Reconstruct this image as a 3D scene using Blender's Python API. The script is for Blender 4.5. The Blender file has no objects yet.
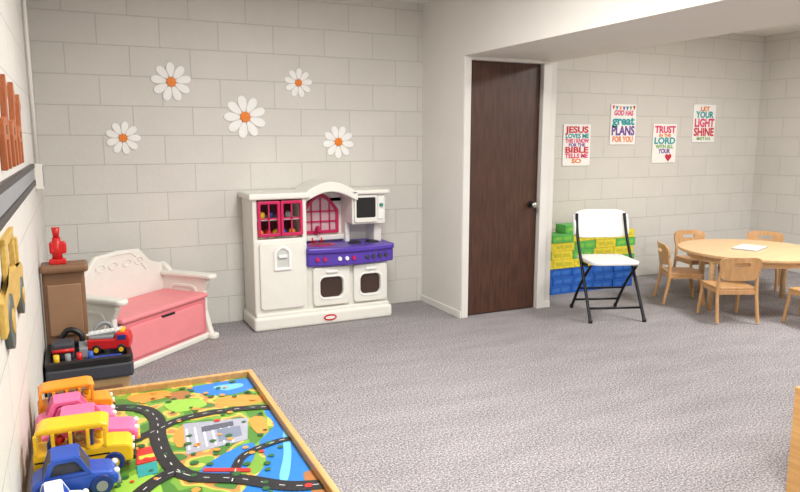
import bpy, bmesh, math, random
from mathutils import Vector, Matrix
random.seed(7)
scene = bpy.context.scene
COL = scene.collection
try:
    scene.view_settings.view_transform = 'Standard'
    scene.view_settings.look = 'None'
except Exception:
    pass

# ------------------------------------------------------------ materials
def srgb(r, g, b):
    f = lambda c: (c/255/12.92) if c/255 <= 0.04045 else ((c/255+0.055)/1.055)**2.4
    return (f(r), f(g), f(b), 1)
_m = {}
def mat(name, rgb, rough=0.5, var=0.06, scale=12.0, metal=0.0, bump=0.0, spec=0.5):
    if name in _m: return _m[name]
    m = bpy.data.materials.new(name); m.use_nodes = True
    nt = m.node_tree; b = nt.nodes['Principled BSDF']
    c = srgb(*rgb)
    tc = nt.nodes.new('ShaderNodeTexCoord')
    n = nt.nodes.new('ShaderNodeTexNoise'); n.inputs['Scale'].default_value = scale; n.inputs['Detail'].default_value = 3
    r = nt.nodes.new('ShaderNodeValToRGB')
    r.color_ramp.elements[0].position = 0.3; r.color_ramp.elements[1].position = 0.7
    r.color_ramp.elements[0].color = tuple(max(0, x*(1-var)) for x in c[:3])+(1,)
    r.color_ramp.elements[1].color = tuple(min(1, x*(1+var)) for x in c[:3])+(1,)
    nt.links.new(tc.outputs['Object'], n.inputs['Vector'])
    nt.links.new(n.outputs['Fac'], r.inputs['Fac'])
    nt.links.new(r.outputs['Color'], b.inputs['Base Color'])
    b.inputs['Roughness'].default_value = rough
    b.inputs['Metallic'].default_value = metal
    b.inputs['Specular IOR Level'].default_value = spec
    if bump:
        bp = nt.nodes.new('ShaderNodeBump'); bp.inputs['Strength'].default_value = bump; bp.inputs['Distance'].default_value = 0.01
        nt.links.new(n.outputs['Fac'], bp.inputs['Height']); nt.links.new(bp.outputs['Normal'], b.inputs['Normal'])
    _m[name] = m
    return m

def wood(name, c1, c2, axis='X', scale=6.0, rough=0.45, stretch=12):
    if name in _m: return _m[name]
    m = bpy.data.materials.new(name); m.use_nodes = True
    nt = m.node_tree; b = nt.nodes['Principled BSDF']
    tc = nt.nodes.new('ShaderNodeTexCoord'); mp = nt.nodes.new('ShaderNodeMapping')
    s = [stretch, stretch, stretch]; s['XYZ'.index(axis)] = 1.0
    mp.inputs['Scale'].default_value = s
    n = nt.nodes.new('ShaderNodeTexNoise'); n.inputs['Scale'].default_value = scale; n.inputs['Detail'].default_value = 5
    r = nt.nodes.new('ShaderNodeValToRGB')
    r.color_ramp.elements[0].position = 0.35; r.color_ramp.elements[1].position = 0.68
    r.color_ramp.elements[0].color = srgb(*c1); r.color_ramp.elements[1].color = srgb(*c2)
    nt.links.new(tc.outputs['Object'], mp.inputs['Vector']); nt.links.new(mp.outputs['Vector'], n.inputs['Vector'])
    nt.links.new(n.outputs['Fac'], r.inputs['Fac']); nt.links.new(r.outputs['Color'], b.inputs['Base Color'])
    b.inputs['Roughness'].default_value = rough
    _m[name] = m
    return m

def block_wall(name, horiz, rgb, mort):
    m = bpy.data.materials.new(name); m.use_nodes = True
    nt = m.node_tree; b = nt.nodes['Principled BSDF']; L = nt.links
    g = nt.nodes.new('ShaderNodeNewGeometry'); sp = nt.nodes.new('ShaderNodeSeparateXYZ'); cb = nt.nodes.new('ShaderNodeCombineXYZ')
    L.new(g.outputs['Position'], sp.inputs[0]); L.new(sp.outputs[horiz], cb.inputs['X']); L.new(sp.outputs['Z'], cb.inputs['Y'])
    br = nt.nodes.new('ShaderNodeTexBrick'); br.offset = 0.5
    br.inputs['Scale'].default_value = 1; br.inputs['Brick Width'].default_value = 0.406; br.inputs['Row Height'].default_value = 0.203
    br.inputs['Mortar Size'].default_value = 0.0045; br.inputs['Mortar Smooth'].default_value = 0.6; br.inputs['Bias'].default_value = 0
    c = srgb(*rgb)
    br.inputs['Color1'].default_value = c
    br.inputs['Color2'].default_value = tuple(x*0.97 for x in c[:3])+(1,)
    br.inputs['Mortar'].default_value = srgb(*mort)
    L.new(cb.outputs[0], br.inputs['Vector'])
    n = nt.nodes.new('ShaderNodeTexNoise'); n.inputs['Scale'].default_value = 45; n.inputs['Detail'].default_value = 6; n.inputs['Roughness'].default_value = 0.65
    L.new(g.outputs['Position'], n.inputs['Vector'])
    n2 = nt.nodes.new('ShaderNodeTexNoise'); n2.inputs['Scale'].default_value = 2.2; n2.inputs['Detail'].default_value = 8; n2.inputs['Roughness'].default_value = 0.7
    L.new(g.outputs['Position'], n2.inputs['Vector'])
    r2 = nt.nodes.new('ShaderNodeValToRGB'); r2.color_ramp.elements[0].position = .3; r2.color_ramp.elements[1].position = .7
    r2.color_ramp.elements[0].color = (0.93, 0.93, 0.925, 1); r2.color_ramp.elements[1].color = (1, 1, 1, 1)
    L.new(n2.outputs['Fac'], r2.inputs['Fac'])
    mx = nt.nodes.new('ShaderNodeMix'); mx.data_type = 'RGBA'; mx.blend_type = 'MULTIPLY'; mx.inputs['Factor'].default_value = 1
    L.new(br.outputs['Color'], mx.inputs['A']); L.new(r2.outputs['Color'], mx.inputs['B'])
    L.new(mx.outputs['Result'], b.inputs['Base Color'])
    ma = nt.nodes.new('ShaderNodeMath'); ma.operation = 'MULTIPLY_ADD'; ma.inputs[1].default_value = -1.0
    ms = nt.nodes.new('ShaderNodeMath'); ms.operation = 'MULTIPLY'; ms.inputs[1].default_value = 0.6
    L.new(n.outputs['Fac'], ms.inputs[0]); L.new(br.outputs['Fac'], ma.inputs[0]); L.new(ms.outputs[0], ma.inputs[2])
    bp = nt.nodes.new('ShaderNodeBump'); bp.inputs['Strength'].default_value = 0.45; bp.inputs['Distance'].default_value = 0.006
    L.new(ma.outputs[0], bp.inputs['Height']); L.new(bp.outputs['Normal'], b.inputs['Normal'])
    b.inputs['Roughness'].default_value = 0.55
    return m

def carpet():
    m = bpy.data.materials.new('carpet'); m.use_nodes = True
    nt = m.node_tree; b = nt.nodes['Principled BSDF']; L = nt.links
    g = nt.nodes.new('ShaderNodeNewGeometry')
    n = nt.nodes.new('ShaderNodeTexNoise'); n.inputs['Scale'].default_value = 105; n.inputs['Detail'].default_value = 5; n.inputs['Roughness'].default_value = 0.85
    L.new(g.outputs['Position'], n.inputs['Vector'])
    r = nt.nodes.new('ShaderNodeValToRGB'); cr_ = r.color_ramp
    cr_.elements[0].position = 0.38; cr_.elements[0].color = srgb(88, 84, 86)
    cr_.elements[1].position = 0.62; cr_.elements[1].color = srgb(208, 203, 204)
    e = cr_.elements.new(0.5); e.color = srgb(150, 145, 147)
    L.new(n.outputs['Fac'], r.inputs['Fac'])
    n2 = nt.nodes.new('ShaderNodeTexNoise'); n2.inputs['Scale'].default_value = 3.5; n2.inputs['Detail'].default_value = 5
    mp = nt.nodes.new('ShaderNodeMapping'); mp.inputs['Scale'].default_value = (0.6, 2.2, 1); mp.inputs['Rotation'].default_value = (0, 0, 0.35)
    L.new(g.outputs['Position'], mp.inputs['Vector']); L.new(mp.outputs['Vector'], n2.inputs['Vector'])
    r2 = nt.nodes.new('ShaderNodeValToRGB'); r2.color_ramp.elements[0].position = 0.3; r2.color_ramp.elements[1].position = 0.7
    r2.color_ramp.elements[0].color = (0.88, 0.88, 0.88, 1); r2.color_ramp.elements[1].color = (1.05, 1.05, 1.05, 1)
    L.new(n2.outputs['Fac'], r2.inputs['Fac'])
    mx = nt.nodes.new('ShaderNodeMix'); mx.data_type = 'RGBA'; mx.blend_type = 'MULTIPLY'; mx.inputs['Factor'].default_value = 1
    L.new(r.outputs['Color'], mx.inputs['A']); L.new(r2.outputs['Color'], mx.inputs['B'])
    L.new(mx.outputs['Result'], b.inputs['Base Color'])
    b.inputs['Roughness'].default_value = 1; b.inputs['Specular IOR Level'].default_value = 0.05
    bp = nt.nodes.new('ShaderNodeBump'); bp.inputs['Strength'].default_value = 0.55; bp.inputs['Distance'].default_value = 0.01
    L.new(n.outputs['Fac'], bp.inputs['Height']); L.new(bp.outputs['Normal'], b.inputs['Normal'])
    return m

# ------------------------------------------------------------ geometry helpers
def empty(name, loc=(0, 0, 0), rz=0.0, sc=None):
    o = bpy.data.objects.new(name, None); o.location = loc; o.rotation_euler = (0, 0, rz)
    if sc: o.scale = sc
    o.empty_display_size = 0.05; COL.objects.link(o); return o

def add(name, me, m, parent=None, bevel=0.0, smooth=False, seg=2):
    o = bpy.data.objects.new(name, me); COL.objects.link(o)
    if m is not None and len(me.materials) == 0: me.materials.append(m)
    if parent: o.parent = parent
    if smooth:
        for p in me.polygons: p.use_smooth = True
    if bevel > 0:
        md = o.modifiers.new('bevel', 'BEVEL'); md.width = bevel; md.segments = seg; md.limit_method = 'ANGLE'; md.angle_limit = math.radians(35)
    return o

def box(name, parent, m, lo, hi, bevel=0.0, rot=None, seg=2):
    me = bpy.data.meshes.new(name); bm = bmesh.new()
    bmesh.ops.create_cube(bm, size=1)
    c = [(a+b)/2 for a, b in zip(lo, hi)]; s = [abs(b-a) for a, b in zip(lo, hi)]
    for v in bm.verts: v.co = Vector((v.co.x*s[0], v.co.y*s[1], v.co.z*s[2]))
    bm.to_mesh(me); bm.free()
    o = add(name, me, m, parent, bevel, False, seg); o.location = c
    if rot: o.rotation_euler = rot
    return o

def cyl(name, parent, m, p1, p2, r, r2=None, n=20, bevel=0.0):
    p1 = Vector(p1); p2 = Vector(p2); d = p2-p1
    me = bpy.data.meshes.new(name); bm = bmesh.new()
    M = Matrix.Translation((p1+p2)/2) @ d.to_track_quat('Z', 'Y').to_matrix().to_4x4()
    bmesh.ops.create_cone(bm, cap_ends=True, segments=n, radius1=r, radius2=(r if r2 is None else r2), depth=d.length, matrix=M)
    for f in bm.faces:
        if len(f.verts) == 4: f.smooth = True
    bm.to_mesh(me); bm.free()
    return add(name, me, m, parent, bevel)

def ball(name, parent, m, c, r, sc=(1, 1, 1)):
    me = bpy.data.meshes.new(name); bm = bmesh.new()
    bmesh.ops.create_uvsphere(bm, u_segments=16, v_segments=10, radius=r)
    for v in bm.verts: v.co = Vector((v.co.x*sc[0]+c[0], v.co.y*sc[1]+c[1], v.co.z*sc[2]+c[2]))
    bm.to_mesh(me); bm.free()
    return add(name, me, m, parent, 0, True)

def to3(p, plane, k):
    if plane == 'xz': return Vector((p[0], k, p[1]))
    if plane == 'yz': return Vector((k, p[0], p[1]))
    return Vector((p[0], p[1], k))

def prism(name, parent, m, poly, plane, a, b, bevel=0.0):
    me = bpy.data.meshes.new(name); bm = bmesh.new()
    A = [bm.verts.new(to3(p, plane, a)) for p in poly]; B = [bm.verts.new(to3(p, plane, b)) for p in poly]
    n = len(poly); bm.faces.new(A); bm.faces.new(B[::-1])
    for i in range(n): bm.faces.new((A[i], B[i], B[(i+1) % n], A[(i+1) % n]))
    bmesh.ops.recalc_face_normals(bm, faces=bm.faces); bm.to_mesh(me); bm.free()
    return add(name, me, m, parent, bevel)

def ring(name, parent, m, outer, inner, plane, a, b, bevel=0.0):
    me = bpy.data.meshes.new(name); bm = bmesh.new(); n = len(outer)
    V = {}
    for key, poly in (('o', outer), ('i', inner)):
        for side, k in (('a', a), ('b', b)):
            V[key+side] = [bm.verts.new(to3(p, plane, k)) for p in poly]
    for i in range(n):
        j = (i+1) % n
        bm.faces.new((V['oa'][i], V['oa'][j], V['ia'][j], V['ia'][i]))
        bm.faces.new((V['ob'][i], V['ib'][i], V['ib'][j], V['ob'][j]))
        bm.faces.new((V['oa'][i], V['ob'][i], V['ob'][j], V['oa'][j]))
        bm.faces.new((V['ia'][i], V['ia'][j], V['ib'][j], V['ib'][i]))
    bmesh.ops.recalc_face_normals(bm, faces=bm.faces); bm.to_mesh(me); bm.free()
    return add(name, me, m, parent, bevel)

def rrect(x0, y0, x1, y1, r, n=5):
    pts = []
    for cx, cy, a0 in ((x1-r, y1-r, 0), (x0+r, y1-r, 90), (x0+r, y0+r, 180), (x1-r, y0+r, 270)):
        for i in range(n+1):
            a = math.radians(a0+90*i/n); pts.append((cx+r*math.cos(a), cy+r*math.sin(a)))
    return pts

def archrect(x0, z0, x1, z1, rise, n=12):
    pts = [(x0, z0), (x1, z0)]
    for i in range(n+1):
        t = i/n; x = x1+(x0-x1)*t; pts.append((x, z1-rise+rise*math.sin(math.pi*t)))
    return pts

def ellipse(cx, cy, rx, ry, n=24):
    return [(cx+rx*math.cos(2*math.pi*i/n), cy+ry*math.sin(2*math.pi*i/n)) for i in range(n)]

def crom(pts, n=6):
    P = [Vector(p) for p in pts]; P = [P[0]*2-P[1]]+P+[P[-1]*2-P[-2]]; out = []
    for i in range(1, len(P)-2):
        for k in range(n):
            t = k/n; a, b, c, d = P[i-1], P[i], P[i+1], P[i+2]
            out.append(0.5*((2*b)+(c-a)*t+(2*a-5*b+4*c-d)*t*t+(-a+3*b-3*c+d)*t**3))
    out.append(P[-2]); return out

def from_curve(name, cu, m, parent, loc=(0, 0, 0), rot=(0, 0, 0)):
    o = bpy.data.objects.new(name+'_c', cu); COL.objects.link(o)
    bpy.context.view_layer.update()
    me = bpy.data.meshes.new_from_object(o.evaluated_get(bpy.context.evaluated_depsgraph_get()))
    bpy.data.objects.remove(o); me.name = name; me.materials.clear()
    r = add(name, me, m, parent); r.location = loc; r.rotation_euler = rot
    return r

def tube(name, parent, m, pts, r, smooth=True, closed=False):
    if smooth: pts = crom(pts)
    cu = bpy.data.curves.new(name, 'CURVE'); cu.dimensions = '3D'
    s = cu.splines.new('POLY'); s.points.add(len(pts)-1)
    for p, q in zip(s.points, pts): p.co = (q[0], q[1], q[2], 1)
    s.use_cyclic_u = closed
    cu.bevel_depth = r; cu.bevel_resolution = 3; cu.use_fill_caps = True
    o = from_curve(name, cu, m, parent)
    for p in o.data.polygons: p.use_smooth = True
    return o

def text(name, parent, m, s, loc, size, rot=(math.radians(90), 0, 0), ext=0.0008, width=None):
    cu = bpy.data.curves.new(name, 'FONT'); cu.body = s; cu.size = size; cu.align_x = 'CENTER'; cu.align_y = 'CENTER'; cu.extrude = ext; cu.offset = size*0.035
    cu.resolution_u = 3
    o = from_curve(name, cu, m, parent, loc, rot)
    if width:
        xs = [v.co.x for v in o.data.vertices]
        if xs:
            k = width/max(1e-6, max(xs)-min(xs)); k = min(k, 1.7)
            for v in o.data.vertices: v.co.x *= k
    return o

# ------------------------------------------------------------ palette
WALLRGB = (218, 215, 209)
M_back = block_wall('painted_block_xz', 'X', WALLRGB, (199, 196, 190))
M_side = block_wall('painted_block_yz', 'Y', WALLRGB, (199, 196, 190))
M_dry = mat('painted_drywall', (221, 218, 212), 0.6, 0.02, 3)
M_ceil = mat('ceiling_paint', (230, 228, 223), 0.8, 0.02, 4)
M_trim = mat('trim_paint', (224, 222, 217), 0.4, 0.02, 4)
M_carpet = carpet()
M_door = wood('door_wood', (62, 36, 26), (84, 53, 40), 'Z', 5, 0.4, 10)
M_maple = wood('maple', (212, 174, 128), (226, 192, 148), 'X', 5, 0.4)
M_maple2 = wood('maple_chair', (188, 142, 94), (206, 162, 114), 'Z', 5, 0.4)
M_rim = wood('table_rim_wood', (190, 142, 84), (208, 162, 104), 'Y', 5, 0.45)
M_black = mat('black_plastic', (24, 24, 26), 0.4)
M_blackmetal = mat('black_metal', (34, 34, 38), 0.35, 0.05, 10, 0.6)
M_white = mat('white_plastic', (236, 238, 236), 0.4, 0.02)
M_cream = mat('cream_plastic', (230, 229, 221), 0.4, 0.02)
M_mag = mat('magenta_plastic', (196, 30, 88), 0.35)
M_pur = mat('purple_plastic', (86, 60, 168), 0.35)
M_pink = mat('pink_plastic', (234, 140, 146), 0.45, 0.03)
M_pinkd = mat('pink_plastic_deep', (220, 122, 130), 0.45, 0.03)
M_red = mat('red_plastic', (200, 30, 30), 0.35)
M_yel = mat('yellow_plastic', (240, 190, 30), 0.35)
M_org = mat('orange_plastic', (240, 150, 30), 0.35)
M_blue = mat('blue_plastic', (40, 80, 175), 0.35)
M_navy = mat('navy_plastic', (30, 50, 120), 0.35)
M_hpink = mat('hot_pink_plastic', (236, 110, 160), 0.35)
M_dwin = mat('dark_window', (66, 50, 44), 0.25)
M_tan = mat('tan_plastic', (176, 146, 104), 0.5)
M_brown = mat('brown_plastic', (126, 92, 66), 0.5)
M_dgrey = mat('dark_grey_plastic', (58, 60, 68), 0.45)
M_grey = mat('grey_plastic', (140, 142, 146), 0.45)
M_chrome = mat('brushed_metal', (190, 188, 180), 0.25, 0.02, 10, 1.0)

# ------------------------------------------------------------ room
XL, XR, YB, YF, H = -0.19, 6.86, 5.17, -2.6, 2.5
CX0, CX1, CY, ZB = 2.685, 3.55, 4.5, 2.01
box('floor', None, M_carpet, (XL-.1, YF-.1, -.1), (XR+.1, YB+.1, 0))
box('ceiling', None, M_ceil, (XL-.1, YF-.1, H), (XR+.1, YB+.1, H+.1))
box('wall_back', None, M_back, (XL-.1, YB, 0), (XR+.1, YB+.1, H))
box('wall_left', None, M_side, (XL-.1, YF, 0), (XL, YB, H))
box('wall_right', None, M_side, (XR, YF, 0), (XR+.1, YB, H))
box('wall_front', None, M_back, (XL-.1, YF-.1, 0), (XR+.1, YF, H))
box('ceiling_beam', None, M_dry, (CX0, YF, ZB), (CX1, YB, H))
box('wall_closet_side', None, M_dry, (CX0, CY, 0), (CX0+.05, YB, ZB))
box('wall_closet_right', None, M_dry, (CX1-.13, CY, 0), (CX1, YB, ZB))
box('trim_door_left', None, M_trim, (CX0+.05-.048, CY-.012, 0), (2.746, CY+.06, ZB), .004)
box('trim_door_right', None, M_trim, (3.412, CY-.015, 0), (3.49, CY+.001, ZB), .004)
box('trim_door_top', None, M_trim, (2.746, CY-.008, 1.985), (3.412, CY+.06, ZB), .003)
box('baseboard_closet_side', None, M_trim, (CX0-.012, CY-.01, 0), (CX0, YB, .055), .003)
box('baseboard_closet_front', None, M_trim, (3.49, CY-.012, 0), (CX1, CY, .055), .003)
dr = empty('door_1', (2.75, CY+.03, 0))
box('leaf', dr, M_door, (0, 0, .008), (.658, .04, 1.983), .002)
cyl('knob_rose', dr, M_blackmetal, (.60, 0, .87), (.60, -.012, .87), .028)
cyl('knob_stem', dr, M_blackmetal, (.60, -.01, .87), (.60, -.04, .87), .01)
ball('knob', dr, M_chrome, (.60, -.052, .87), .026, (1, .75, 1))
for z in (.25, 1.0, 1.75):
    box('hinge', dr, M_blackmetal, (.001, -.004, z), (.012, .0, z+.08))

# ------------------------------------------------------------ ceiling lights (real fixtures)
M_fix = mat('fixture_white', (235, 235, 230), 0.4, 0.01)
def ceil_light(x, y, w, l, power, z=H):
    e = empty('ceiling_light', (x, y, z))
    ring('fixture_frame', e, M_fix, [(-w/2-.03, -l/2-.03), (w/2+.03, -l/2-.03), (w/2+.03, l/2+.03), (-w/2-.03, l/2+.03)],
         [(-w/2, -l/2), (w/2, -l/2), (w/2, l/2), (-w/2, l/2)], 'xy', -.04, 0)
    ld = bpy.data.lights.new('ceiling_lamp', 'AREA'); ld.shape = 'RECTANGLE'; ld.size = w; ld.size_y = l; ld.energy = power
    ld.color = (1.0, 0.98, 0.945)
    lo = bpy.data.objects.new('lamp', ld); COL.objects.link(lo); lo.parent = e; lo.location = (0, 0, -.03)
ceil_light(1.4, 2.7, .6, 1.2, 78)
ceil_light(1.4, 0.2, .6, 1.2, 90)
ceil_light(5.2, 2.9, .6, 1.2, 76)
ceil_light(5.2, 0.2, .6, 1.2, 84)
w = bpy.data.worlds.new('world'); scene.world = w; w.use_nodes = True
w.node_tree.nodes['Background'].inputs[0].default_value = (0.9, 0.93, 1, 1); w.node_tree.nodes['Background'].inputs[1].default_value = 0.3

# ------------------------------------------------------------ daisies
M_petal = mat('petal_white', (246, 246, 244), 0.5, 0.02)
M_center = mat('daisy_center', (235, 130, 30), 0.5, 0.08, 60)
def daisy(x, z, r, rot):
    e = empty('daisy_wall_decoration', (x, YB, z))
    n = 9
    for i in range(n):
        a = rot+2*math.pi*i/n
        pts = []
        for k in range(16):
            t = 2*math.pi*k/16
            px = r*.62+r*.40*math.cos(t); py = r*.20*math.sin(t)*(1+.3*math.cos(t))
            pts.append((px*math.cos(a)-py*math.sin(a), px*math.sin(a)+py*math.cos(a)))
        prism('petal_%d' % (i+1), e, M_petal, pts, 'xz', -.010-.001*(i % 3), 0, .0015)
    prism('center', e, M_center, ellipse(0, 0, r*.25, r*.25), 'xz', -.02, 0, .005)
for d in ((.673, 1.797, .135, .2), (.333, 1.404, .113, .0), (1.19, 1.56, .155, .35), (1.608, 1.823, .108, .1), (1.928, 1.374, .128, .5)):
    daisy(*d)

# ------------------------------------------------------------ play kitchen
def kitchen():
    e = empty('play_kitchen', (1.14, 5.165, 0), 0, (.935, 1, 1.01))
    B = box
    B('plinth', e, M_cream, (-.02, -.38, 0), (1.16, 0, .10), .02, seg=3)
    B('plinth_lip', e, M_cream, (0, -.36, .095), (1.14, 0, .125), .01)
    B('fridge_body', e, M_cream, (0, -.34, .12), (.43, 0, .67), .012)
    prism('fridge_door', e, M_cream, rrect(.04, .15, .40, .645, .03), 'xz', -.362, -.335, .008)
    ring('dispenser_frame', e, M_white, archrect(.15, .44, .29, .62, .04), archrect(.172, .46, .268, .60, .03), 'xz', -.376, -.36, .004)
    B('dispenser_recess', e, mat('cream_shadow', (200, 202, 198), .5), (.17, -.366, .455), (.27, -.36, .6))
    B('dispenser_handle', e, M_white, (.185, -.385, .53), (.255, -.362, .555), .008)
    B('upper_left_side', e, M_cream, (0, -.34, .66), (.035, 0, .97), .006)
    B('upper_right_side', e, M_cream, (.395, -.34, .66), (.43, 0, .97), .006)
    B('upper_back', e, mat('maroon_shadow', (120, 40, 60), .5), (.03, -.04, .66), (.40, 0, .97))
    B('upper_shelf', e, M_cream, (.03, -.32, .80), (.40, -.03, .81))
    B('cornice_left', e, M_cream, (-.03, -.37, .955), (.46, 0, 1.0), .014, seg=3)
    for k, (a, b) in enumerate(((.037, .213), (.218, .394))):
        ring('cabinet_door_frame_%d' % (k+1), e, M_mag, rrect(a, .69, b, .945, .012), rrect(a+.022, .712, b-.022, .923, .008), 'xz', -.362, -.335, .004)
        B('muntin_v', e, M_mag, ((a+b)/2-.005, -.355, .70), ((a+b)/2+.005, -.342, .93))
        B('muntin_h', e, M_mag, (a+.01, -.355, .813), (b-.01, -.342, .823))
    for i in range(5):
        ball('play_food_%d' % (i+1), e, [M_org, M_red, M_yel, M_navy, M_org][i], (.08+.065*i, -.24, .70), .03)
    for i in range(4):
        ball('play_fruit_%d' % (i+1), e, [M_yel, M_navy, M_red, M_grey][i], (.10+.07*i, -.24, .835), .026)
    B('middle_back_panel', e, M_cream, (.43, -.045, .12), (.86, 0, .93), .004)
    hdr = []
    N = 14
    for i in range(N+1):
        t = i/N; hdr.append((.41+.47*t, .985+.085*math.sin(math.pi*t)))
    low = [(.86-.43*i/N, .925+.07*math.sin(math.pi*i/N)) for i in range(N+1)]
    prism('arched_header', e, M_cream, hdr+[(.88, .925)]+low+[(.41, .925)], 'xz', -.33, 0, .008)
    prism('arch_infill', e, M_cream, [(.43, .90), (.86, .90)]+[(.86-.43*i/N, .93+.06*math.sin(math.pi*i/N)) for i in range(N+1)], 'xz', -.045, 0)
    prism('window_pane', e, mat('window_pink_pane', (206, 178, 184), .4), archrect(.50, .66, .80, .95, .12), 'xz', -.052, -.044)
    ring('window_frame', e, M_mag, archrect(.49, .65, .81, .962, .13), archrect(.515, .675, .785, .935, .11), 'xz', -.07, -.044, .004)
    for x in (.57, .65, .73): B('window_bar_v', e, M_mag, (x-.005, -.066, .665), (x+.005, -.05, .925))
    for z in (.745, .825): B('window_bar_h', e, M_mag, (.50, -.066, z-.006), (.80, -.05, z+.006))
    ring('microwave_shell', e, M_cream, rrect(.84, .735, 1.14, .975, .012), rrect(.865, .76, 1.05, .95, .012), 'xz', -.29, -.03, .005)
    B('microwave_back', e, M_dwin, (.85, -.06, .74), (1.13, 0, .97))
    ring('microwave_door', e, M_cream, rrect(.855, .75, 1.06, .96, .015), rrect(.872, .785, 1.045, .94, .012), 'xz', -.31, -.29, .004)
    B('microwave_glass', e, M_black, (.865, -.298, .78), (1.05, -.293, .945))
    B('microwave_panel', e, M_white, (1.07, -.30, .77), (1.12, -.288, .95), .003)
    cyl('timer_knob', e, mat('teal_knob', (60, 140, 120), .4), (1.095, -.30, .88), (1.095, -.318, .88), .014)
    B('cornice_right', e, M_cream, (.82, -.33, .965), (1.17, 0, 1.0), .014, seg=3)
    B('column_right', e, M_cream, (1.07, -.22, .58), (1.14, 0, .75), .01)
    B('column_mid', e, M_cream, (.84, -.14, .58), (.88, 0, .75), .006)
    B('column_back', e, M_cream, (.86, -.045, .12), (1.10, 0, .76), .004)
    B('backsplash_shelf', e, M_cream, (.45, -.10, .60), (.86, -.04, .64), .008)
    B('lower_body', e, M_cream, (.43, -.33, .12), (1.14, 0, .545), .01)
    cpoly = [(.42, 0), (.42, -.37)]
    for i in range(13):
        t = i/12; cpoly.append((.435+.735*t, -.385-.045*math.sin(math.pi*t)))
    cpoly += [(1.185, -.37), (1.185, 0)]
    prism('countertop', e, M_pur, cpoly, 'xy', .545, .585, .010)
    c2 = [(x, y+.02 if y < -.1 else y) for x, y in cpoly]
    prism('control_panel', e, M_pur, c2, 'xy', .445, .55, .012)
    for i, (x, mm) in enumerate(((.50, M_mag), (.56, M_mag), (.68, M_white), (.74, M_white), (.80, M_mag), (.92, M_dgrey), (.98, M_dgrey), (1.04, M_dgrey), (1.10, M_dgrey))):
        yy = -.365-.045*math.sin(math.pi*(x-.435)/.735)
        cyl('control_knob_%d' % (i+1), e, mm, (x, yy+.01, .50), (x, yy-.018, .50), .017, .014)
    prism('sink_basin', e, M_mag, ellipse(.60, -.21, .11, .09), 'xy', .583, .589)
    prism('sink_inner', e, mat('sink_dark', (120, 20, 60), .4), ellipse(.60, -.21, .085, .068), 'xy', .588, .591)
    tube('faucet', e, M_mag, [(.60, -.08, .58), (.60, -.085, .68), (.60, -.13, .71), (.60, -.17, .67)], .012)
    cyl('faucet_handle_1', e, M_red, (.56, -.09, .58), (.56, -.09, .625), .012)
    cyl('faucet_handle_2', e, M_red, (.64, -.09, .58), (.64, -.09, .625), .012)
    for i, x in enumerate((.88, 1.04)):
        prism('burner_%d' % (i+1), e, M_dgrey, ellipse(x, -.24, .06, .06), 'xy', .583, .592)
        ring('burner_ring_%d' % (i+1), e, M_black, ellipse(x, -.24, .05, .05), ellipse(x, -.24, .038, .038), 'xy', .591, .596)
    for nm, x0, x1 in (('oven_door', .47, .785), ('cupboard_door', .82, 1.12)):
        ring(nm, e, M_cream, rrect(x0, .14, x1, .435, .03), rrect(x0+.06, .20, x1-.06, .355, .045), 'xz', -.36, -.33, .008)
        B(nm+'_window', e, M_dwin, (x0+.045, -.338, .185), (x1-.045, -.331, .375))
        ring(nm+'_window_rim', e, M_white, rrect(x0+.045, .185, x1-.045, .37, .05), rrect(x0+.056, .196, x1-.056, .359, .045), 'xz', -.366, -.352, .003)
        B(nm+'_handle', e, M_white, ((x0+x1)/2-.05, -.38, .39), ((x0+x1)/2+.05, -.355, .41), .008)
    prism('logo_oval', e, M_red, ellipse(.60, .052, .055, .024), 'xz', -.386, -.375)
    prism('logo_oval_inner', e, M_white, ellipse(.60, .052, .042, .012), 'xz', -.388, -.375)
kitchen()

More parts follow.
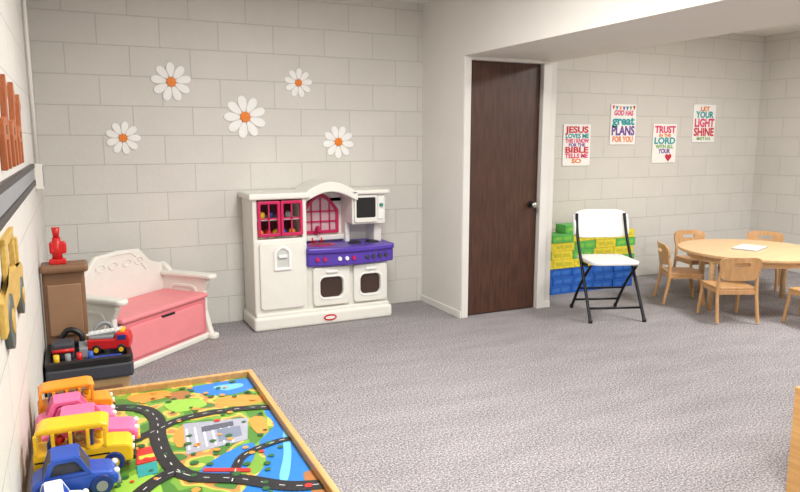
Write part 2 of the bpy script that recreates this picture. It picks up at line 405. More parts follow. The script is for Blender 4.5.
# ------------------------------------------------------------ bench toy box
def bench():
    e = empty('toy_box_bench', (.352, 4.685, 0), math.radians(42), (1.20, 1.12, 1))
    box('base', e, M_cream, (-.35, -.20, 0), (.35, .18, .045), .012)
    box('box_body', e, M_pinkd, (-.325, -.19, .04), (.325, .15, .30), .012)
    prism('front_panel', e, M_pink, rrect(-.29, .065, .29, .27, .03), 'xz', -.198, -.185, .006)
    box('handle_notch', e, M_black, (-.05, -.202, .262), (.05, -.19, .276), .003)
    box('lid', e, M_pink, (-.335, -.205, .30), (.335, .15, .335), .014)
    side = [(-.23, 0), (.19, 0), (.19, .50), (.16, .53), (.12, .50), (.08, .455), (-.18, .445), (-.20, .40), (-.17, .34), (-.17, .2), (-.2, .08)]
    for i, x in enumerate((-.365, .33)):
        prism('side_panel_%d' % (i+1), e, M_cream, side, 'yz', x, x+.035, .008)
        xc = x+.0175
        prism('arm_rest_%d' % (i+1), e, M_cream, rrect(xc-.036, -.25, xc+.036, .17, .033), 'xy', .43, .465, .012)
        prism('foot_%d' % (i+1), e, M_cream, rrect(xc-.032, -.25, xc+.032, .19, .03), 'xy', 0, .04, .01)
        ring('side_cutout_trim_%d' % (i+1), e, M_cream, rrect(-.12, .12, .1, .38, .05), rrect(-.10, .14, .08, .36, .04), 'yz', x-.006, x+.041, .003)
    top = []
    N = 40
    for i in range(N+1):
        t = i/N; x = .36-.72*t; u = abs(2*t-1)
        z = .665-.03*u if u < .45 else (.6515-.09*(u-.45)/.2 if u < .65 else .5615-.04*math.sin((u-.65)/.35*math.pi/2))
        top.append((x, z))
    prism('backrest', e, M_cream, [(-.36, .2), (.36, .2)]+top, 'xz', .15, .185, .012)
    for i, (cx, sgn) in enumerate(((-.14, 1), (-.05, -1), (.05, 1), (.14, -1))):
        pts = [(cx+.035*math.cos(a)*(1-a/14), .148, .57+.030*math.sin(a)*(1-a/14)) for a in [k*.7 for k in range(10)]]
        tube('embossed_scroll_%d' % (i+1), e, M_cream, pts, .004)
    tube('embossed_arch', e, M_cream, [(-.2, .148, .50), (-.1, .148, .625), (0, .148, .64), (.1, .148, .625), (.2, .148, .50)], .004)
bench()

# ------------------------------------------------------------ toy workbench
def workbench():
    e = empty('toy_workbench', (XL+.01, 3.50, 0), 0, (1, 1, 1.05))
    box('base', e, M_tan, (0, 0, 0), (.37, .42, .225), .012)
    ring('base_front_panel', e, M_brown, rrect(.03, .03, .34, .19, .02), rrect(.045, .045, .325, .175, .015), 'xz', -.008, .002, .003)
    box('drawer_handle', e, M_dgrey, (.14, -.02, .12), (.24, 0, .14), .005)
    box('deck', e, M_dgrey, (-.0, -.02, .225), (.39, .44, .30), .014)
    ring('deck_rim', e, M_black, rrect(0, -.02, .39, .36, .03), rrect(.025, .005, .365, .335, .02), 'xy', .295, .33, .006)
    box('deck_blue_inset', e, M_blue, (.20, .03, .30), (.34, .10, .31), .003)
    box('tool_tray', e, M_grey, (.15, .13, .30), (.19, .30, .345), .004)
    for i in range(4):
        cyl('peg_%d' % (i+1), e, [M_yel, M_grey, M_red, M_blue][i], (.05+.05*i, .05, .30), (.05+.05*i, .05, .35), .013)
    box('vise_block', e, M_dgrey, (.03, .12, .30), (.13, .22, .385), .012)
    cyl('vise_handle', e, M_red, (.03, .11, .35), (.13, .11, .35), .009)
    tube('handsaw_handle', e, M_black, [(.05, .30, .32), (.10, .30, .40), (.16, .29, .38), (.17, .28, .32)], .014)
    tube('hose', e, M_grey, [(.20, .30, .31), (.24, .31, .40), (.30, .31, .41), (.34, .30, .32)], .010)
    ball('toy_knob', e, M_blue, (.32, .29, .33), .03)
    box('back_column', e, M_brown, (0, .37, .29), (.20, .47, .69), .016)
    box('back_column_panel', e, mat('brown_plastic_light', (146, 112, 84), .5), (.02, .36, .36), (.18, .375, .62), .006)
    box('back_top_shelf', e, M_brown, (-.005, .33, .68), (.22, .49, .72), .014)
    box('clamp_base', e, M_red, (.04, .37, .72), (.12, .42, .745), .006)
    cyl('clamp_post', e, M_red, (.08, .40, .73), (.08, .40, .85), .026, .020)
    box('clamp_jaw', e, M_red, (.045, .38, .77), (.125, .42, .83), .01)
    cyl('clamp_handle', e, M_red, (.08, .40, .85), (.08, .40, .90), .014, .02)
workbench()

# ------------------------------------------------------------ toy vehicles
def wheel(e, i, x, y0, y1, r, m, hub):
    cyl('wheel_%d' % i, e, m, (x, y0, r), (x, y1, r), r, n=24, bevel=.003)
    s = -1 if y1 < y0 else 1
    cyl('hub_%d' % i, e, hub, (x, y1, r), (x, y1+s*.003, r), r*.5)

def toy_bus(loc, rz, L, W, Hh, m_body, m_wheel, m_hub, m_roof=None):
    e = empty('toy_school_bus', loc, rz); r = Hh*.19
    zf = r*.8
    prof = [(-L/2, zf), (L/2, zf), (L/2, Hh*.42), (L/2-.01, Hh*.50), (L*.30, Hh*.54), (-L/2, Hh*.54)]
    prism('lower_body', e, m_body, prof, 'xz', -W/2, W/2, .007)
    roof = [(-L/2+.004, Hh*.88), (-L/2+.02, Hh*.98), (-L/2+.04, Hh), (L*.18, Hh), (L*.25, Hh*.96), (L*.27, Hh*.88)]
    prism('roof', e, m_roof or m_body, roof, 'xz', -W/2, W/2, .006)
    for i in range(5):
        x = -L/2+.01+(L*.76-.02)*i/4
        for s in (-1, 1):
            box('pillar', e, m_body, (x-.005, s*W/2-.004 if s < 0 else W/2-.008, Hh*.52), (x+.005, s*W/2+.008 if s < 0 else W/2+.004-.004, Hh*.90), .002)
    for i in range(3):
        box('seat_%d' % (i+1), e, M_navy, (-L*.36+L*.2*i, -W*.35, Hh*.5), (-L*.30+L*.2*i, W*.35, Hh*.70), .004)
        ball('figure_head_%d' % (i+1), e, [M_red, M_tan, M_yel][i], (-L*.24+L*.2*i, -W*.12, Hh*.68), Hh*.09)
    for s in (-1, 1):
        box('stripe', e, M_black, (-L*.48, s*W/2-.001, Hh*.36), (L*.26, s*W/2+.001, Hh*.39))
    box('bumper', e, M_black, (L/2-.004, -W*.45, zf), (L/2+.008, W*.45, zf+.014), .003)
    for s in (-1, 1): cyl('headlight', e, M_white, (L/2-.002, s*W*.3, Hh*.38), (L/2+.005, s*W*.3, Hh*.38), .009)
    k = 1
    for x in (-L*.28, L*.30):
        for s in (-1, 1):
            wheel(e, k, x, s*W*.38, s*(W/2+.008), r, m_wheel, m_hub); k += 1
    return e
TT = .405
toy_bus((-.022, 2.16, TT), math.radians(-4), .27, .10, .158, M_yel, M_navy, M_yel)
toy_bus((-.045, 2.60, TT), math.radians(4), .24, .09, .135, M_org, M_red, M_yel)

def toy_car(name, loc, rz, L, W, Hh, m, mw, mh, open_top=False, win=None):
    e = empty(name, loc, rz); r = Hh*.24; z0 = r*.7
    low = [(-L/2, z0), (L/2, z0), (L/2+.004, Hh*.36), (L/2-.012, Hh*.50), (L*.18, Hh*.58), (-L*.38, Hh*.60), (-L/2+.005, Hh*.54), (-L/2-.003, Hh*.36)]
    prism('body', e, m, low, 'xz', -W/2, W/2, .010)
    cab_o = [(L*.20, Hh*.55), (L*.08, Hh*.93), (L*.04, Hh), (-L*.24, Hh), (-L*.30, Hh*.94), (-L*.38, Hh*.55)]
    cx = sum(p[0] for p in cab_o)/6; cz = Hh*.76
    cab_i = [(cx+(x-cx)*.70, cz+(z-cz)*.62) for x, z in cab_o]
    for s in (-1, 1):
        ring('cab_side_%d' % (1 if s < 0 else 2), e, m, cab_o, cab_i, 'xz', s*W*.46-.005, s*W*.46+.005, .002)
    if not open_top:
        prism('cab_glass', e, win or M_navy, [(cx+(x-cx)*.97, cz+(z-cz)*.95) for x, z in cab_o], 'xz', -W*.42, W*.42)
    else:
        for i, x in enumerate((-L*.2, L*.02)):
            box('seat_%d' % (i+1), e, M_yel, (x-.01, -W*.36, Hh*.5), (x+.006, W*.36, Hh*.74), .004)
        box('steering_post', e, M_white, (L*.10, -W*.2, Hh*.55), (L*.12, W*.2, Hh*.68), .004)
    box('roof', e, m, (-L*.27, -W*.46, Hh*.955), (L*.07, W*.46, Hh*1.01), .006)
    box('front_bumper', e, mh, (L/2-.006, -W*.45, z0), (L/2+.008, W*.45, z0+.012), .003)
    for s in (-1, 1):
        ball('headlight_%d' % (1 if s < 0 else 2), e, M_white, (L/2-.002, s*W*.3, Hh*.44), .009)
    k = 1
    for x in (-L*.28, L*.30):
        for s in (-1, 1):
            wheel(e, k, x, s*W*.36, s*(W/2+.008), r, mw, mh); k += 1
toy_car('toy_convertible_car', (-.008, 2.315, TT), math.radians(-3), .29, .11, .13, M_hpink, M_mag, M_yel, True)
toy_car('toy_van', (-.045, 2.46, TT), math.radians(2), .24, .09, .128, M_hpink, M_white, M_yel, False, mat('van_window', (190, 60, 120), .3))
toy_car('toy_hatchback_car', (-.050, 2.015, TT), math.radians(2), .215, .10, .125, M_blue, M_navy, M_grey, False, M_dgrey)
toy_car('toy_police_car', (-.088, 1.905, TT), math.radians(4), .13, .075, .082, M_white, M_black, M_navy, False, M_blue)
def fire_truck():
    e = empty('toy_fire_truck', (.115, 3.68, .316), math.radians(-15), (1.25, 1.25, 1.4))
    prism('body', e, M_red, [(-.08, .018), (.08, .018), (.084, .05), (.075, .075), (.03, .078), (.025, .055), (-.08, .055)], 'xz', -.035, .035, .005)
    box('cab_window', e, M_navy, (.035, -.037, .052), (.07, .037, .07), .002)
    box('hose_bed', e, M_grey, (-.07, -.028, .055), (.02, .028, .066), .003)
    for s in (-1, 1):
        box('ladder_rail', e, M_white, (-.085, s*.016-.003, .075), (.05, s*.016+.003, .082), .001, (0, -.12, 0))
    for i in range(6): box('ladder_rung_%d' % (i+1), e, M_white, (-.07+.02*i, -.016, .074+.0024*i-.004), (-.066+.02*i, .016, .079+.0024*i-.004))
    box('siren_light', e, M_yel, (.045, -.02, .075), (.06, .02, .088), .003)
    k = 1
    for x in (-.045, .05):
        for s in (-1, 1):
            wheel(e, k, x, s*.028, s*.04, .018, M_black, M_yel); k += 1
fire_truck()

# ------------------------------------------------------------ activity table
def M_mapbase():
    m = bpy.data.materials.new('map_base_print'); m.use_nodes = True
    nt = m.node_tree; b = nt.nodes['Principled BSDF']; L = nt.links
    tc = nt.nodes.new('ShaderNodeTexCoord'); v = nt.nodes.new('ShaderNodeTexNoise'); v.inputs['Scale'].default_value = 9; v.inputs['Detail'].default_value = 1
    L.new(tc.outputs['Object'], v.inputs['Vector'])
    r = nt.nodes.new('ShaderNodeValToRGB'); c = r.color_ramp; c.interpolation = 'CONSTANT'
    c.elements[0].position = 0; c.elements[0].color = srgb(76, 128, 48)
    c.elements[1].position = .44; c.elements[1].color = srgb(116, 160, 58)
    e = c.elements.new(.53); e.color = srgb(210, 182, 88)
    e = c.elements.new(.58); e.color = srgb(190, 132, 72)
    e = c.elements.new(.63); e.color = srgb(70, 120, 54)
    L.new(v.outputs['Fac'], r.inputs['Fac']); L.new(r.outputs['Color'], b.inputs['Base Color'])
    b.inputs['Roughness'].default_value = .3
    return m
def activity_table():
    W, Ln = .785, 1.24
    e = empty('activity_play_table', (.230, 2.175, 0), math.radians(-1.0))
    hx, hy = W/2, Ln/2
    def l(x, y): return (x-.222, y-2.175)
    box('table_board', e, M_mapbase(), (-hx+.01, -hy+.01, .385), (hx-.01, hy-.01, .40))
    ring('rim', e, M_rim, [(-hx, -hy), (hx, -hy), (hx, hy), (-hx, hy)], [(-hx+.022, -hy+.022), (hx-.022, -hy+.022), (hx-.022, hy-.022), (-hx+.022, hy-.022)], 'xy', .32, .425, .004)
    for i, (sx, sy) in enumerate(((-1, -1), (1, -1), (1, 1), (-1, 1))):
        x = sx*(hx-.045); y = sy*(hy-.045)
        box('leg_%d' % (i+1), e, M_rim, (x-.03, y-.03, 0), (x+.03, y+.03, .385), .004)
    z = [.4003]
    def patch(name, m, poly):
        z[0] += .00012
        prism(name, e, m, poly, 'xy', .3995, z[0])
    def clampp(p):
        return (max(-hx+.023, min(hx-.023, p[0])), max(-hy+.023, min(hy-.023, p[1])))
    def blob(name, m, pts):
        c = [l(*p) for p in pts]; c3 = [Vector((p[0], p[1], 0)) for p in c]
        n = len(c3); out = []
        for i in range(n):
            a, b_, c_, d = c3[i-1], c3[i], c3[(i+1) % n], c3[(i+2) % n]
            for k in range(6):
                t = k/6; q = 0.5*((2*b_)+(c_-a)*t+(2*a-5*b_+4*c_-d)*t*t+(-a+3*b_-3*c_+d)*t**3); out.append(clampp((q.x, q.y)))
        patch(name, m, out)
    mp = lambda n, c: mat(n, c, .3, .04, 30)
    water = mp('print_blue', (38, 120, 200)); sand = mp('print_orange', (222, 146, 62)); lime = mp('print_lime', (146, 192, 70))
    dgreen = mp('print_dgreen', (44, 98, 50)); road = mp('print_road', (34, 34, 38)); pave = mp('print_grey', (160, 162, 176)); yel = mp('print_yellow', (236, 208, 70)); redp = mp('print_red', (205, 50, 45)); wh = mp('print_white', (230, 230, 230)); brn = mp('print_brown', (166, 108, 60)); lb = mp('print_light_blue', (110, 185, 225))
    blob('print_lake_far', water, [(.34, 2.73), (.46, 2.755), (.59, 2.75), (.60, 2.66), (.52, 2.60), (.42, 2.62)])
    blob('print_lake_far_shallow', lb, [(.44, 2.71), (.54, 2.71), (.55, 2.67), (.48, 2.65)])
    blob('print_river', water, [(.66, 2.46), (.57, 2.38), (.57, 2.24), (.49, 2.12), (.48, 1.98), (.40, 1.86), (.28, 1.70), (.38, 1.60), (.54, 1.68), (.58, 1.85), (.64, 1.98), (.63, 2.12), (.68, 2.25)])
    blob('print_river_shallow', lb, [(.62, 2.28), (.575, 2.14), (.54, 2.0), (.49, 1.86), (.51, 1.84), (.56, 1.98), (.595, 2.12), (.635, 2.25)])
    blob('print_lake_near', water, [(.28, 1.99), (.36, 2.08), (.47, 2.13), (.44, 2.0), (.36, 1.93)])
    blob('print_sand_1', sand, [(.45, 2.58), (.56, 2.56), (.60, 2.48), (.50, 2.46), (.42, 2.52)])
    blob('print_sand_2', sand, [(.12, 2.74), (.25, 2.75), (.27, 2.68), (.15, 2.66)])
    blob('print_sand_4', brn, [(.26, 2.70), (.33, 2.71), (.34, 2.64), (.28, 2.62)])
    blob('print_sand_5', sand, [(.24, 2.30), (.29, 2.38), (.27, 2.22), (.24, 2.20)])
    blob('print_sand_3', brn, [(.56, 1.85), (.62, 1.84), (.62, 1.70), (.56, 1.68)])
    blob('print_lime_1', lime, [(.24, 2.62), (.36, 2.60), (.38, 2.52), (.27, 2.50)])
    blob('print_lime_2', lime, [(.0, 2.0), (.14, 2.05), (.16, 1.85), (.05, 1.72), (-.05, 1.85)])
    blob('print_sand_6', sand, [(.50, 2.32), (.55, 2.33), (.54, 2.20), (.50, 2.20)])
    patch('print_plaza', pave, [l(*p) for p in [(.26, 2.13), (.46, 2.16), (.50, 2.34), (.28, 2.38)]])
    for i in range(6):
        x = .27+.028*i
        patch('print_parking_line_%d' % i, wh, [l(x, 2.16), l(x+.006, 2.16), l(x+.018, 2.33), l(x+.012, 2.33)])
    patch('print_building', mp('print_bluegrey', (120, 130, 150)), [l(.37, 2.18), l(.45, 2.20), l(.46, 2.28), l(.38, 2.28)])
    patch('print_building_roof', mp('print_darkgrey', (86, 90, 104)), [l(.33, 2.28), l(.44, 2.29), l(.445, 2.33), l(.335, 2.325)])
    patch('print_red_block', redp, [l(.11, 2.12), l(.18, 2.13), l(.175, 2.24), l(.12, 2.23)])
    patch('print_teal_block', mp('print_teal', (40, 150, 150)), [l(.11, 2.03), l(.165, 2.04), l(.17, 2.12), l(.11, 2.11)])
    patch('print_yellow_strip', yel, [l(.12, 2.15), l(.175, 2.155), l(.17, 2.18), l(.12, 2.175)])
    def roadp(name, pts, wd=.055):
        c = crom([(l(*p)[0], l(*p)[1], 0) for p in pts], 8)
        Lp, Rp, cl = [], [], []
        for i, p in enumerate(c):
            d = (c[min(i+1, len(c)-1)]-c[max(i-1, 0)]).normalized(); nn = Vector((-d.y, d.x, 0))
            Lp.append(clampp((p+nn*wd/2)[:2])); Rp.append(clampp((p-nn*wd/2)[:2])); cl.append((p, d, nn))
        z[0] += .00012
        me = bpy.data.meshes.new(name); bm = bmesh.new()
        A = [bm.verts.new((x, y, z[0])) for x, y in Lp]; B = [bm.verts.new((x, y, z[0])) for x, y in Rp]
        for i in range(len(A)-1): bm.faces.new((A[i], B[i], B[i+1], A[i+1]))
        bm.to_mesh(me); bm.free(); add(name, me, road, e)
        me = bpy.data.meshes.new(name+'_dashes'); bm = bmesh.new()
        for i in range(0, len(cl)-1, 3):
            p, d, nn = cl[i]
            q = [p-d*.009+nn*.0014, p+d*.009+nn*.0014, p+d*.009-nn*.0014, p-d*.009-nn*.0014]
            if all(abs(v.x) < hx-.03 and abs(v.y) < hy-.03 for v in q):
                bm.faces.new([bm.verts.new((v.x, v.y, z[0]+.0004)) for v in q])
        bm.to_mesh(me); bm.free(); add(name+'_dashes', me, wh, e)
    roadp('print_road_main', [(-.16, 2.66), (.05, 2.64), (.16, 2.58), (.20, 2.46), (.19, 2.30), (.20, 2.12), (.25, 1.98), (.38, 1.90), (.50, 1.80), (.62, 1.76)])
    roadp('print_road_cross', [(-.16, 2.26), (.05, 2.28), (.19, 2.36), (.27, 2.42), (.40, 2.44), (.55, 2.42), (.62, 2.38)], .042)
    roadp('print_road_near', [(-.1, 1.62), (.05, 1.75), (.10, 1.92), (.2, 2.02), (.25, 1.98)], .05)
    roadp('print_bridge', [(.36, 1.90), (.42, 2.04), (.54, 2.10), (.62, 2.10)], .030)
    patch('print_red_strip', redp, [l(.29, 1.99), l(.42, 1.93), l(.425, 1.95), l(.295, 2.01)])
    for nm, mm, cnt in (('print_trees_green', dgreen, 90), ('print_trees_orange', sand, 50), ('print_trees_red', redp, 10)):
        z[0] += .0002
        me = bpy.data.meshes.new(nm); bm = bmesh.new()
        for _ in range(cnt):
            x = random.uniform(-hx+.05, hx-.05); y = random.uniform(-hy+.05, hy-.05); r = random.uniform(.007, .014)
            bm.faces.new([bm.verts.new((x+r*math.cos(a*math.pi/5), y+r*math.sin(a*math.pi/5), z[0])) for a in range(10)])
        bm.to_mesh(me); bm.free(); add(nm, me, mm, e)
activity_table()

# ------------------------------------------------------------ folding chair
def folding_chair():
    e = empty('folding_chair', (3.795, 4.10, 0), math.radians(-20))
    for i, s in enumerate((-1, 1)):
        tube('front_leg_%d' % (i+1), e, M_blackmetal, [(s*.215, -.25, .012), (s*.212, -.12, .22), (s*.208, .03, .46), (s*.205, .13, .64), (s*.20, .175, .80)], .0125)
        tube('rear_leg_%d' % (i+1), e, M_blackmetal, [(s*.19, .24, .012), (s*.188, .06, .24), (s*.186, -.13, .42)], .0115)
        cyl('foot_front_%d' % (i+1), e, M_black, (s*.215, -.252, 0), (s*.215, -.246, .03), .016)
        cyl('foot_rear_%d' % (i+1), e, M_black, (s*.19, .243, 0), (s*.19, .236, .03), .015)
        box('hinge_plate_%d' % (i+1), e, M_blackmetal, (s*.197-.004, -.10, .405), (s*.197+.004, .06, .435), .002)
    cyl('front_cross_bar', e, M_blackmetal, (-.213, -.19, .10), (.213, -.19, .10), .009)
    cyl('rear_cross_bar', e, M_blackmetal, (-.19, .18, .085), (.19, .18, .085), .009)
    cyl('rear_cross_bar_upper', e, M_blackmetal, (-.188, .09, .20), (.188, .09, .20), .008)
    prism('seat', e, M_white, rrect(-.195, -.21, .195, .20, .07), 'xy', .435, .462, .010)
    me = bpy.data.meshes.new('backrest'); bm = bmesh.new(); nx, nz = 16, 6; G = []
    for j in range(nz+1):
        row = []
        for i in range(nx+1):
            u = -1+2*i/nx; v = j/nz
            zz = .605+.225*v-(.045*u**6 if v > .5 else -.03*u**6)
            row.append(bm.verts.new((.23*u, .135+.05*v+.028*(1-u*u), zz)))
        G.append(row)
    for j in range(nz):
        for i in range(nx): bm.faces.new((G[j][i], G[j][i+1], G[j+1][i+1], G[j+1][i]))
    bm.to_mesh(me); bm.free()
    o = add('backrest', me, M_white, e, 0, True)
    sd = o.modifiers.new('solid', 'SOLIDIFY'); sd.thickness = .022; sd.offset = 0
    bv = o.modifiers.new('bevel', 'BEVEL'); bv.width = .008; bv.segments = 2; bv.limit_method = 'ANGLE'
folding_chair()

# ------------------------------------------------------------ cardboard bricks stack
def brick_stack():
    e = empty('toy_brick_stack', (3.58, 4.83, 0))
    cols = {'b': mat('brick_blue', (32, 96, 190), .5, .2, 30), 'y': mat('brick_yellow', (226, 208, 60), .5, .15, 30), 'g': mat('brick_green', (90, 180, 84), .5, .15, 30)}
    lab = {'b': mat('brick_blue_label', (58, 116, 200), .5), 'y': mat('brick_yellow_label', (200, 190, 50), .5), 'g': mat('brick_green_label', (130, 196, 74), .5)}
    rows = ['bbbbb', 'bbbbb', 'bbbbb', 'yyyyg', 'gygyy', 'yygyg', 'ygyyy', '  gyg']
    bw, bh = .244, .079
    for r, row in enumerate(rows):
        for k, c in enumerate(row):
            if c == ' ': continue
            x = k*bw+(.0 if r % 2 == 0 else .02)
            if r == 7: x -= .12
            jy = random.uniform(0, .012)
            box('brick_%d_%d' % (r+1, k+1), e, cols[c], (x+.002, jy, r*bh+.0005), (x+bw-.002, .15, (r+1)*bh-.0005), .004)
            for q in range(2):
                box('brick_label_%d_%d_%d' % (r+1, k+1, q+1), e, lab[c], (x+.03+.1*q, jy-.0008, r*bh+.025), (x+.11+.1*q, .012+jy, r*bh+.055))
brick_stack()

# ------------------------------------------------------------ round table + chairs
def round_table():
    e = empty('round_kids_table', (5.15, 3.85, 0))
    prism('table_top', e, M_maple, ellipse(0, 0, .58, .58, 56), 'xy', .455, .48, .006)
    ring('apron', e, M_maple, ellipse(0, 0, .50, .50, 40), ellipse(0, 0, .48, .48, 40), 'xy', .40, .455)
    for i in range(4):
        a = math.radians(182+90*i)
        cyl('leg_%d' % (i+1), e, M_maple, (.47*math.cos(a), .47*math.sin(a), .455), (.48*math.cos(a), .48*math.sin(a), 0), .028, .024)
round_table()
def kid_chair(x, y, fx, fy):
    e = empty('kids_wooden_chair', (x, y, 0), math.atan2(fx, -fy))
    seat = [(-.155, -.14), (.155, -.14), (.15, .12), (.13, .135), (-.13, .135), (-.15, .12)]
    prism('seat', e, M_maple2, seat, 'xy', .262, .28, .005)
    for i, s in enumerate((-1, 1)):
        tube('rear_leg_%d' % (i+1), e, M_maple2, [(s*.155, .175, .012), (s*.150, .14, .20), (s*.145, .135, .34), (s*.14, .155, .42)], .0135)
        tube('front_leg_%d' % (i+1), e, M_maple2, [(s*.155, -.155, .012), (s*.15, -.135, .15), (s*.145, -.12, .262)], .0135)
        box('side_rail_%d' % (i+1), e, M_maple2, (s*.148-.008, -.13, .235), (s*.148+.008, .14, .262), .003)
    box('front_rail', e, M_maple2, (-.145, -.132, .235), (.145, -.118, .262), .003)
    box('rear_rail', e, M_maple2, (-.145, .125, .225), (.145, .139, .262), .003)
    outer = []; inner = []
    n = 32
    for i in range(n):
        a = 2*math.pi*i/n; c, s = math.cos(a), math.sin(a)
        px = math.copysign(abs(c)**.45, c); pz = math.copysign(abs(s)**.45, s)
        wdt = .162 if pz > 0 else .150
        outer.append((wdt*px, .43+.09*pz)); inner.append((.062*px, .462+.017*pz))
    o = ring('backrest', e, M_maple2, outer, inner, 'xz', .135, .153, 0)
    for v in o.data.vertices:
        v.co.y += .030*(1-(v.co.x/.16)**2)-.005+(v.co.z-.36)*.15
for c in ((4.56, 3.58, .42, .9), (4.68, 4.15, .84, -.54), (5.34, 4.55, -.28, -.96), (5.84, 4.25, -.87, -.5), (4.985, 3.13, .18, .98)):
    kid_chair(*c)
bk = empty('open_book', (5.14, 3.86, .48), math.radians(20), (1.25, 1.25, 1.2))
M_paper = mat('paper', (230, 230, 228), .7, .03)
for s in (-1, 1):
    box('page_block_%d' % (1 if s < 0 else 2), bk, M_paper, (min(0, s*.11), -.075, .003), (max(0, s*.11), .075, .012), .002)
    box('cover_%d' % (1 if s < 0 else 2), bk, M_grey, (min(0, s*.115), -.08, 0), (max(0, s*.115), .08, .003))
    for k in range(4):
        box('print_line', bk, M_grey, (s*.055-.04, -.05+.03*k, .012), (s*.055+.04, -.042+.03*k, .0124))

# ------------------------------------------------------------ posters
M_post = mat('poster_white', (246, 245, 242), .45, .01)
PC = {'p': mat('ink_pink', (224, 50, 110), .5), 't': mat('ink_teal', (30, 160, 165), .5), 'o': mat('ink_orange', (236, 130, 40), .5),
      'u': mat('ink_purple', (120, 70, 160), .5), 'g': mat('ink_green', (110, 170, 60), .5), 'r': mat('ink_red', (205, 36, 60), .5), 'b': mat('ink_blue', (50, 110, 190), .5)}
def poster(x0, z0, lines, extra=None):
    W, Hh = .325, .39
    e = empty('wall_poster', (x0+W/2, YB, z0+Hh/2))
    box('sheet', e, M_post, (-W/2, -.012, -Hh/2), (W/2, 0, Hh/2), .002)
    tot = sum(l[2] for l in lines); z = Hh/2-.02-(.04 if extra == 'flags' else 0); avail = z+Hh/2-.02-(.07 if extra == 'heart' else 0)
    for i, (s, c, wgt, wid) in enumerate(lines):
        h = avail*wgt/tot
        text('lettering_%d' % (i+1), e, PC[c], s, (0, -.013, z-h/2), h*1.22, width=wid*W)
        z -= h
    if extra == 'flags':
        for i in range(7):
            x = -W/2+.03+i*.044
            dz = -.008*math.sin(math.pi*i/6)
            prism('pennant_%d' % (i+1), e, PC['ptoubgr'[i]], [(x-.017, Hh/2-.015+dz), (x+.017, Hh/2-.015+dz), (x, Hh/2-.055+dz)], 'xz', -.0135, -.012)
    if extra == 'heart':
        pts = []
        for k in range(28):
            t = 2*math.pi*k/28
            pts.append((.06+.0028*16*math.sin(t)**3, -Hh/2+.055+.0028*(13*math.cos(t)-5*math.cos(2*t)-2*math.cos(3*t)-math.cos(4*t))))
        prism('heart', e, PC['r'], pts, 'xz', -.0135, -.012)
poster(4.17, 1.147, [('JESUS', 'r', 1.4, .85), ('LOVES ME', 't', 1, .85), ('THIS I KNOW', 'p', .9, .88), ('FOR THE', 'u', .7, .6), ('BIBLE', 'r', 1.3, .85), ('TELLS ME', 'p', 1, .85), ('SO', 'o', 1, .35)])
poster(4.735, 1.345, [('GOD HAS', 'p', .8, .75), ('great', 't', 1.4, .88), ('PLANS', 'u', 1.5, .9), ('FOR YOU', 'o', .9, .8)], 'flags')
poster(5.30, 1.16, [('TRUST', 'p', 1.5, .88), ('IN THE', 'o', .7, .5), ('LORD', 't', 1.4, .88), ('WITH ALL', 'g', .8, .75), ('YOUR', 'u', 1, .5)], 'heart')
poster(5.85, 1.365, [('LET', 'o', .8, .4), ('YOUR', 't', 1.2, .8), ('LIGHT', 'p', 1.5, .88), ('SHINE', 'r', 1.5, .9), ('MATT 5:16', 'g', .6, .6)])

# ------------------------------------------------------------ left wall
rl = empty('wall_ledge_rail', (XL, 0, 0))
box('board', rl, M_grey, (0, 1.5, 1.19), (.014, 3.9, 1.252), .002)
box('upper_strip', rl, mat('rail_dark', (36, 34, 36), .4), (0, 1.5, 1.25), (.02, 3.9, 1.272), .003)
box('lower_strip', rl, mat('rail_dark', (36, 34, 36), .4), (0, 1.5, 1.165), (.02, 3.9, 1.192), .003)
M_cutw = wood('cutout_wood', (150, 78, 40), (178, 100, 54), 'Z', 6)
def cut_animal(y, z, s, m):
    e = empty('wooden_giraffe_cutout', (XL, y, z))
    P = [(-.13, 0), (-.09, 0), (-.085, .10), (.02, .10), (.03, 0), (.07, 0), (.075, .14), (.09, .24), (.15, .26), (.155, .285), (.10, .305), (.085, .33), (.07, .31), (.055, .28), (.03, .18), (-.11, .17), (-.14, .12)]
    prism('cutout', e, m, [(a*s, b*s) for a, b in P], 'yz', 0, .018, .003)
    prism('spots', e, M_brown, [(a*s, b*s) for a, b in rrect(-.06, .12, -.02, .15, .012)], 'yz', .017, .020)
cut_animal(2.45, 1.30, .90, M_cutw)
cut_animal(2.78, 1.30, .90, M_cutw)
cut_animal(3.08, 1.30, .82, M_cutw)
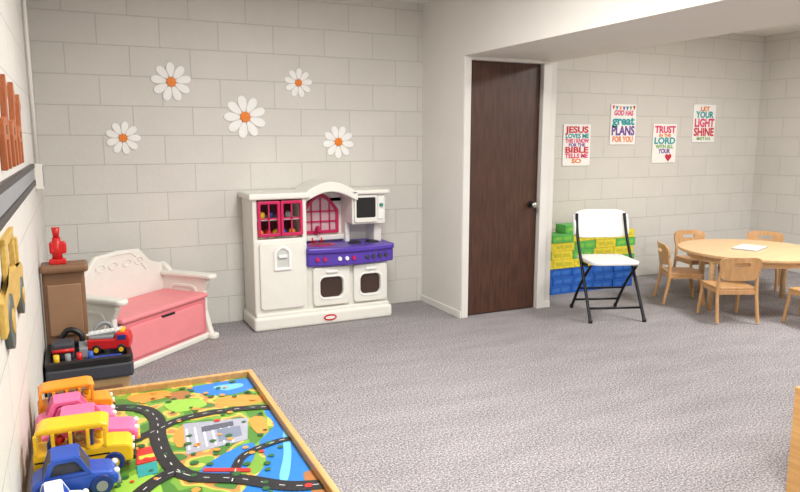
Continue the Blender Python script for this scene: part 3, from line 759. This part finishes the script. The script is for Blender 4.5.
def cut_tractor():
    e = empty('wooden_tractor_cutout', (XL, 2.27, .83))
    m = wood('cutout_tan', (190, 152, 66), (208, 172, 86), 'Y', 5)
    k = .66
    P = [(-.36, .10), (.34, .10), (.36, .20), (.30, .24), (.12, .25), (.10, .42), (.12, .45), (-.20, .45), (-.18, .42), (-.2, .26), (-.36, .24)]
    I = [(-.13, .28), (.06, .28), (.06, .28), (.06, .29), (.06, .34), (.06, .40), (.05, .41), (-.12, .41), (-.13, .40), (-.13, .33), (-.13, .30)]
    ring('body', e, m, [(a, b*k) for a, b in P], [(a, b*k) for a, b in I], 'yz', 0, .014, .003)
    tw = mat('cutout_wheel', (84, 92, 88), .5)
    for i, (y, r) in enumerate(((-.2, .075), (.22, .06))):
        cyl('wheel_%d' % (i+1), e, tw, (0, y, r), (.018, y, r), r, n=28)
        cyl('hub_%d' % (i+1), e, m, (.016, y, r), (.021, y, r), r*.45, n=20)
    box('exhaust', e, m, (0, .22, .14), (.013, .25, .25), .003)
cut_tractor()
cd = empty('electrical_conduit_box', (XL, 4.3, 0))
cyl('conduit', cd, M_dry, (.014, 0, 1.25), (.014, 0, H), .011)
box('outlet_box', cd, M_dry, (0, -.05, 1.12), (.04, .05, 1.26), .004)
box('cover_plate', cd, M_grey, (.04, -.04, 1.135), (.043, .04, 1.245), .001)

# ------------------------------------------------------------ low wooden shelf lower right
def low_shelf():
    e = empty('low_wooden_shelf', (2.485, 1.12, 0))
    W, D, Hh = .9, .5, .44
    box('side_panel_far', e, M_rim, (.016, D-.02, 0), (W, D-.001, Hh-.02), .002)
    box('side_panel_near', e, M_rim, (.016, .001, 0), (W, .02, Hh-.02), .002)
    box('top', e, M_rim, (-.002, -.002, Hh-.02), (W, D+.002, Hh), .003)
    box('shelf', e, M_rim, (.016, .02, .2), (W-.01, D-.02, .215), .002)
    box('bottom', e, M_rim, (.016, .02, .03), (W-.01, D-.02, .05), .002)
    box('end_panel', e, M_rim, (0, 0, 0), (.016, D, Hh-.02), .002)
low_shelf()

# ------------------------------------------------------------ camera
a = math.radians(25.6); th = math.radians(8.86)
cam = bpy.data.cameras.new('camera'); co = bpy.data.objects.new('camera', cam); COL.objects.link(co)
co.location = (0, 0, 1.39)
co.rotation_euler = (math.pi/2-th, 0, -a)
cam.sensor_width = 36; cam.lens = 36*680/800; cam.clip_start = .02
scene.camera = co
